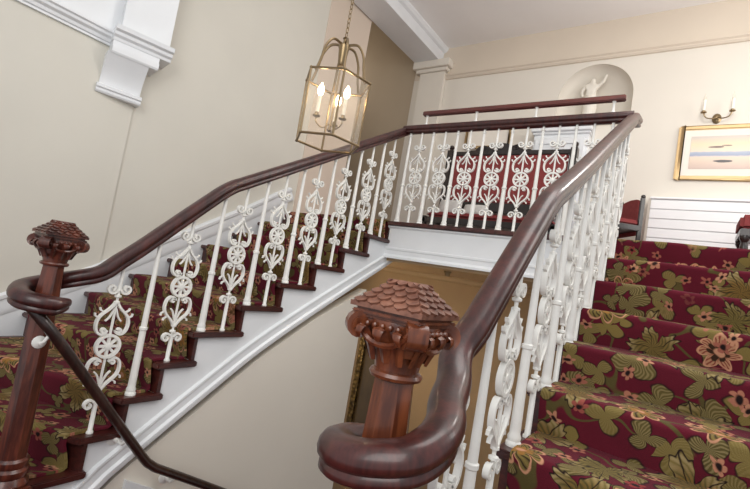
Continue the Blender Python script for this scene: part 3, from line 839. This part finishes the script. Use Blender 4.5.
# statue in the niche
st = thing('statuette', 'white plaster figurine on a pedestal inside the arched niche', 'statue', (1.01, YB+.11, NB))
MB().lathe([(.085, NB), (.085, NB+.02), (.07, NB+.03), (.065, NB+.10), (.08, NB+.12), (.08, NB+.135)], (1.01, YB+.11, 0), 20).build('pedestal', MT['plaster'], st)
def skin(name, verts, edges, radii, mat, parent=None, sub=2):
    me = bpy.data.meshes.new(name); me.from_pydata(verts, edges, [])
    o = bpy.data.objects.new(name, me); COL.objects.link(o)
    md = o.modifiers.new('Skin', 'SKIN'); md.use_smooth_shade = True
    for i, r_ in enumerate(radii): me.skin_vertices[0].data[i].radius = (r_, r_)
    me.skin_vertices[0].data[0].use_root = True
    s_ = o.modifiers.new('Sub', 'SUBSURF'); s_.levels = sub; s_.render_levels = sub
    me.materials.append(mat)
    if parent is not None: o.parent = parent; o.matrix_parent_inverse = parent.matrix_basis.inverted()
    return o
bx, by, bz = 1.01, YB+.11, 1.735
vv = [(0,0,.26), (-.005,0,.34), (0,0,.41), (.005,0,.445), (.008,-.005,.50),
      (-.07,0,.405), (-.105,-.01,.33), (-.08,-.05,.26), (.065,0,.40), (.12,-.02,.44), (.15,-.03,.52),
      (-.03,0,.21), (-.035,-.02,.11), (-.03,0,.01), (.035,0,.21), (.05,-.01,.11), (.04,.01,.01)]
vv = [(bx+a, by+b, bz+c) for a, b, c in vv]
ee = [(0,1),(1,2),(2,3),(3,4),(2,5),(5,6),(6,7),(2,8),(8,9),(9,10),(0,11),(11,12),(12,13),(0,14),(14,15),(15,16)]
rd = [.055,.05,.055,.022,.036,.026,.02,.014,.026,.02,.013,.045,.036,.022,.045,.036,.022]
skin('figure', vv, ee, rd, MT['plaster'], st)
MB().lathe([(.075, bz), (.072, bz+.1), (.062, bz+.22), (.058, bz+.28), (.04, bz+.29)], (bx, by, 0), 18).build('drapery', MT['plaster'], st)

# radiator cover
hc = thing('radiator_cover', 'long white slatted radiator cover against the back wall at right', 'radiator cover', (2.4, YB-.1, 0))
HX0, HX1, HY = 1.755, 3.05, YB-.12
MB().box(HX0+.012, HX1, HY+.01, YB, .0, .755).build('body', MT['heater'], hc)
for k in range(7):
    z0 = .065+.098*k
    MB().box(HX0+.01, HX1, HY-.004, HY+.012, z0, z0+.091).build('slat', MT['heater'], hc, bevel=.004)
MB().box(HX0-.0, HX1+.01, HY-.015, YB, .755, .775).build('top_board', MT['heater'], hc, bevel=.004)
MB().box(HX0-.012, HX0+.012, HY-.006, YB, .0, .755).build('side_panel', MT['heater_side'], hc)

# red chairs
def chair(x, y, rz, lab):
    root = thing('side_chair', lab, 'chair', (x, y, 0), None, (0, 0, rz)); root.scale = (.88, .88, .88)
    def p(mb, name, mat, bv=.006): return link(name, mb.mesh(name, mat, 35, bv), root, (0,0,0))
    p(MB().box(-.24, .24, -.24, .22, .40, .46), 'seat_frame', MT['ebony'])
    p(MB().box(-.23, .23, -.235, .20, .455, .52), 'seat_cushion', MT['red'], .02)
    p(MB().prism([(-.20, .36), (.20, .36), (.20, .74), (.12, .77), (0, .78), (-.12, .77), (-.20, .74)], .19, .235, 'y'), 'back_cushion', MT['red'], .012)
    for s in (-1, 1):
        p(MB().box(s*.22-.014, s*.22+.014, .195, .235, 0, .77).ball((s*.22, .215, .785), .024, 10, 7), 'back_post', MT['ebony'], 0)
        p(MB().lathe([(.018, 0), (.024, .06), (.018, .10), (.026, .22), (.02, .30), (.03, .34), (.03, .40)], (s*.205, -.20, 0), 12), 'front_leg', MT['ebony'], 0)
    return root
chair(1.46, 1.70, R(-56), 'red chair left of the white radiator cover, back edge showing')
st2 = thing('footstool', 'red upholstered stool on dark legs at the right edge of the landing', 'stool', (2.75, 1.45, 0))
MB().box(2.44, 3.04, 1.25, 1.65, .365, .485).build('seat_cushion', MT['red'], st2, bevel=.025)
MB().box(2.445, 3.035, 1.255, 1.645, .31, .37).build('seat_frame', MT['ebony'], st2, bevel=.006)
for x in (2.48, 3.0):
    for y in (1.29, 1.61): MB().lathe([(.016, 0), (.022, .05), (.016, .09), (.028, .22), (.02, .26), (.034, .29), (.034, .315)], (x, y, 0), 12).build('leg', MT['ebony'], st2)

# framed seascape
fp = thing('framed_picture', 'gold-framed beach picture with a white mount below the wall light', 'picture', (2.33, YB, 1.26))
QX0, QX1, QZ0, QZ1 = 1.925, 2.735, .985, 1.545
f_ = MB(); fw = .045
for (x0, x1, z0, z1) in ((QX0, QX0+fw, QZ0, QZ1), (QX1-fw, QX1, QZ0, QZ1), (QX0+fw, QX1-fw, QZ0, QZ0+fw), (QX0+fw, QX1-fw, QZ1-fw, QZ1)):
    f_.box(x0, x1, YB-.026, YB, z0, z1)
f_.build('frame', MT['gilt'], fp, bevel=.010)
MB().box(QX0+.04, QX1-.04, YB-.014, YB, QZ0+.04, QZ1-.04).build('mount', MT['mat'], fp)
MB().box(QX0+.115, QX1-.115, YB-.017, YB-.013, QZ0+.115, QZ1-.11).build('print', MT['print'], fp)

# wall light
wx, wz = 2.222, 1.615
wl = thing('wall_sconce', 'two-armed brass wall light with ivory candle tubes above the picture', 'wall light', (wx, YB, wz))
MB().lathe([(.001, 0), (.045, 0), (.045, .008), (.03, .018), (.014, .024), (.010, .05), (.001, .052)], (wx, YB, wz), 18, 0, Matrix.Rotation(PI/2, 3, 'X') @ Matrix.Diagonal((.85, 1.15, 1))).build('backplate', MT['brass'], wl)
for s in (-1, 1):
    b = MB().tube(crom([(wx, YB-.045, wz), (wx+s*.04, YB-.07, wz-.022), (wx+s*.09, YB-.085, wz-.012), (wx+s*.112, YB-.085, wz+.035)], 5), .006, 7)
    b.lathe([(.004, .03), (.026, .038), (.026, .045), (.013, .050), (.013, .06)], (wx+s*.112, YB-.085, wz), 12)
    a_ = b.build('arm', MT['brass'], wl)
    MB().lathe([(.0125, .06), (.0125, .165), (.008, .168)], (wx+s*.112, YB-.085, wz), 12).build('candle_tube', MT['candle'], a_)
    MB().lathe([(.005, .166), (.011, .18), (.012, .195), (.002, .235)], (wx+s*.112, YB-.085, wz), 10).build('bulb', MT['glass'], a_)

# ---------------------------------------------------------------- light
w = bpy.data.worlds.new('World'); scene.world = w; w.use_nodes = True
w.node_tree.nodes['Background'].inputs[0].default_value = (.93, .96, 1, 1)
w.node_tree.nodes['Background'].inputs[1].default_value = .50
def area(name, loc, target, size, power, color=(1,1,1), sy=None):
    l = bpy.data.lights.new(name, 'AREA'); l.energy = power; l.color = color; l.size = size
    if sy: l.shape = 'RECTANGLE'; l.size_y = sy
    o = bpy.data.objects.new(name, l); COL.objects.link(o); o.location = loc
    o.rotation_euler = (Vector(target)-Vector(loc)).to_track_quat('-Z', 'Y').to_euler(); return o
area('stair_window_daylight', (2.2, -4.6, 1.2), (.8, 0, .2), 2.4, 70, (1, .98, .95), 2.6)
area('overhead_fill', (2.2, -1.1, 2.84), (2.2, -1.1, 0), 1.5, 34, (1, .99, .97), 1.8)  # added overhead fill for the treads and nosings; the ceiling has no opening
area('landing_window_daylight', (4.4, .8, 1.6), (1.0, 1.6, .8), 1.4, 34, (1, .97, .92), 1.6)
for nm, en, cl_, sz, lc_ in (('landing_fill', 34, (1, .97, .93), .2, (2.5, .25, 1.8)), ('corridor_fill', 13, (1, .94, .86), .15, (-2.9, 1.4, 2.6))):  # added fills that brighten the ceiling and the corridor, no fittings there
    l = bpy.data.lights.new(nm, 'POINT'); l.energy = en; l.color = cl_; l.shadow_soft_size = sz
    o = bpy.data.objects.new(nm, l); COL.objects.link(o); o.location = lc_
l = bpy.data.lights.new('hall_lamp', 'POINT'); l.energy = 60; l.color = (1, .80, .52); l.shadow_soft_size = .12
o = bpy.data.objects.new('hall_lamp', l); COL.objects.link(o); o.location = (-1.4, .6, -1.3)

# ---------------------------------------------------------------- camera
cam = bpy.data.cameras.new('Camera'); co_ = bpy.data.objects.new('Camera', cam); COL.objects.link(co_)
rows = [(0.8082551399396438, 0.5638745930239076, 0.16961448081797306), (0.10006709147064655, 0.1523279958849431, -0.9832511168944948), (-0.580267357315258, 0.8116905968481356, 0.06669459515258669)]
Mx = Matrix.Identity(4)
for i in range(3):
    Mx[i][0] = rows[0][i]; Mx[i][1] = -rows[1][i]; Mx[i][2] = -rows[2][i]
Mx.translation = Vector((2.148808161171424, -3.1864163307945246, -0.48034332536453367))
co_.matrix_world = Mx
cam.sensor_width = 36; cam.lens = 441.60176363676493/750*36; cam.clip_start = .02
scene.camera = co_
scene.view_settings.view_transform = 'Standard'; scene.view_settings.look = 'None'
scene.view_settings.gamma = 1; scene.view_settings.exposure = .30
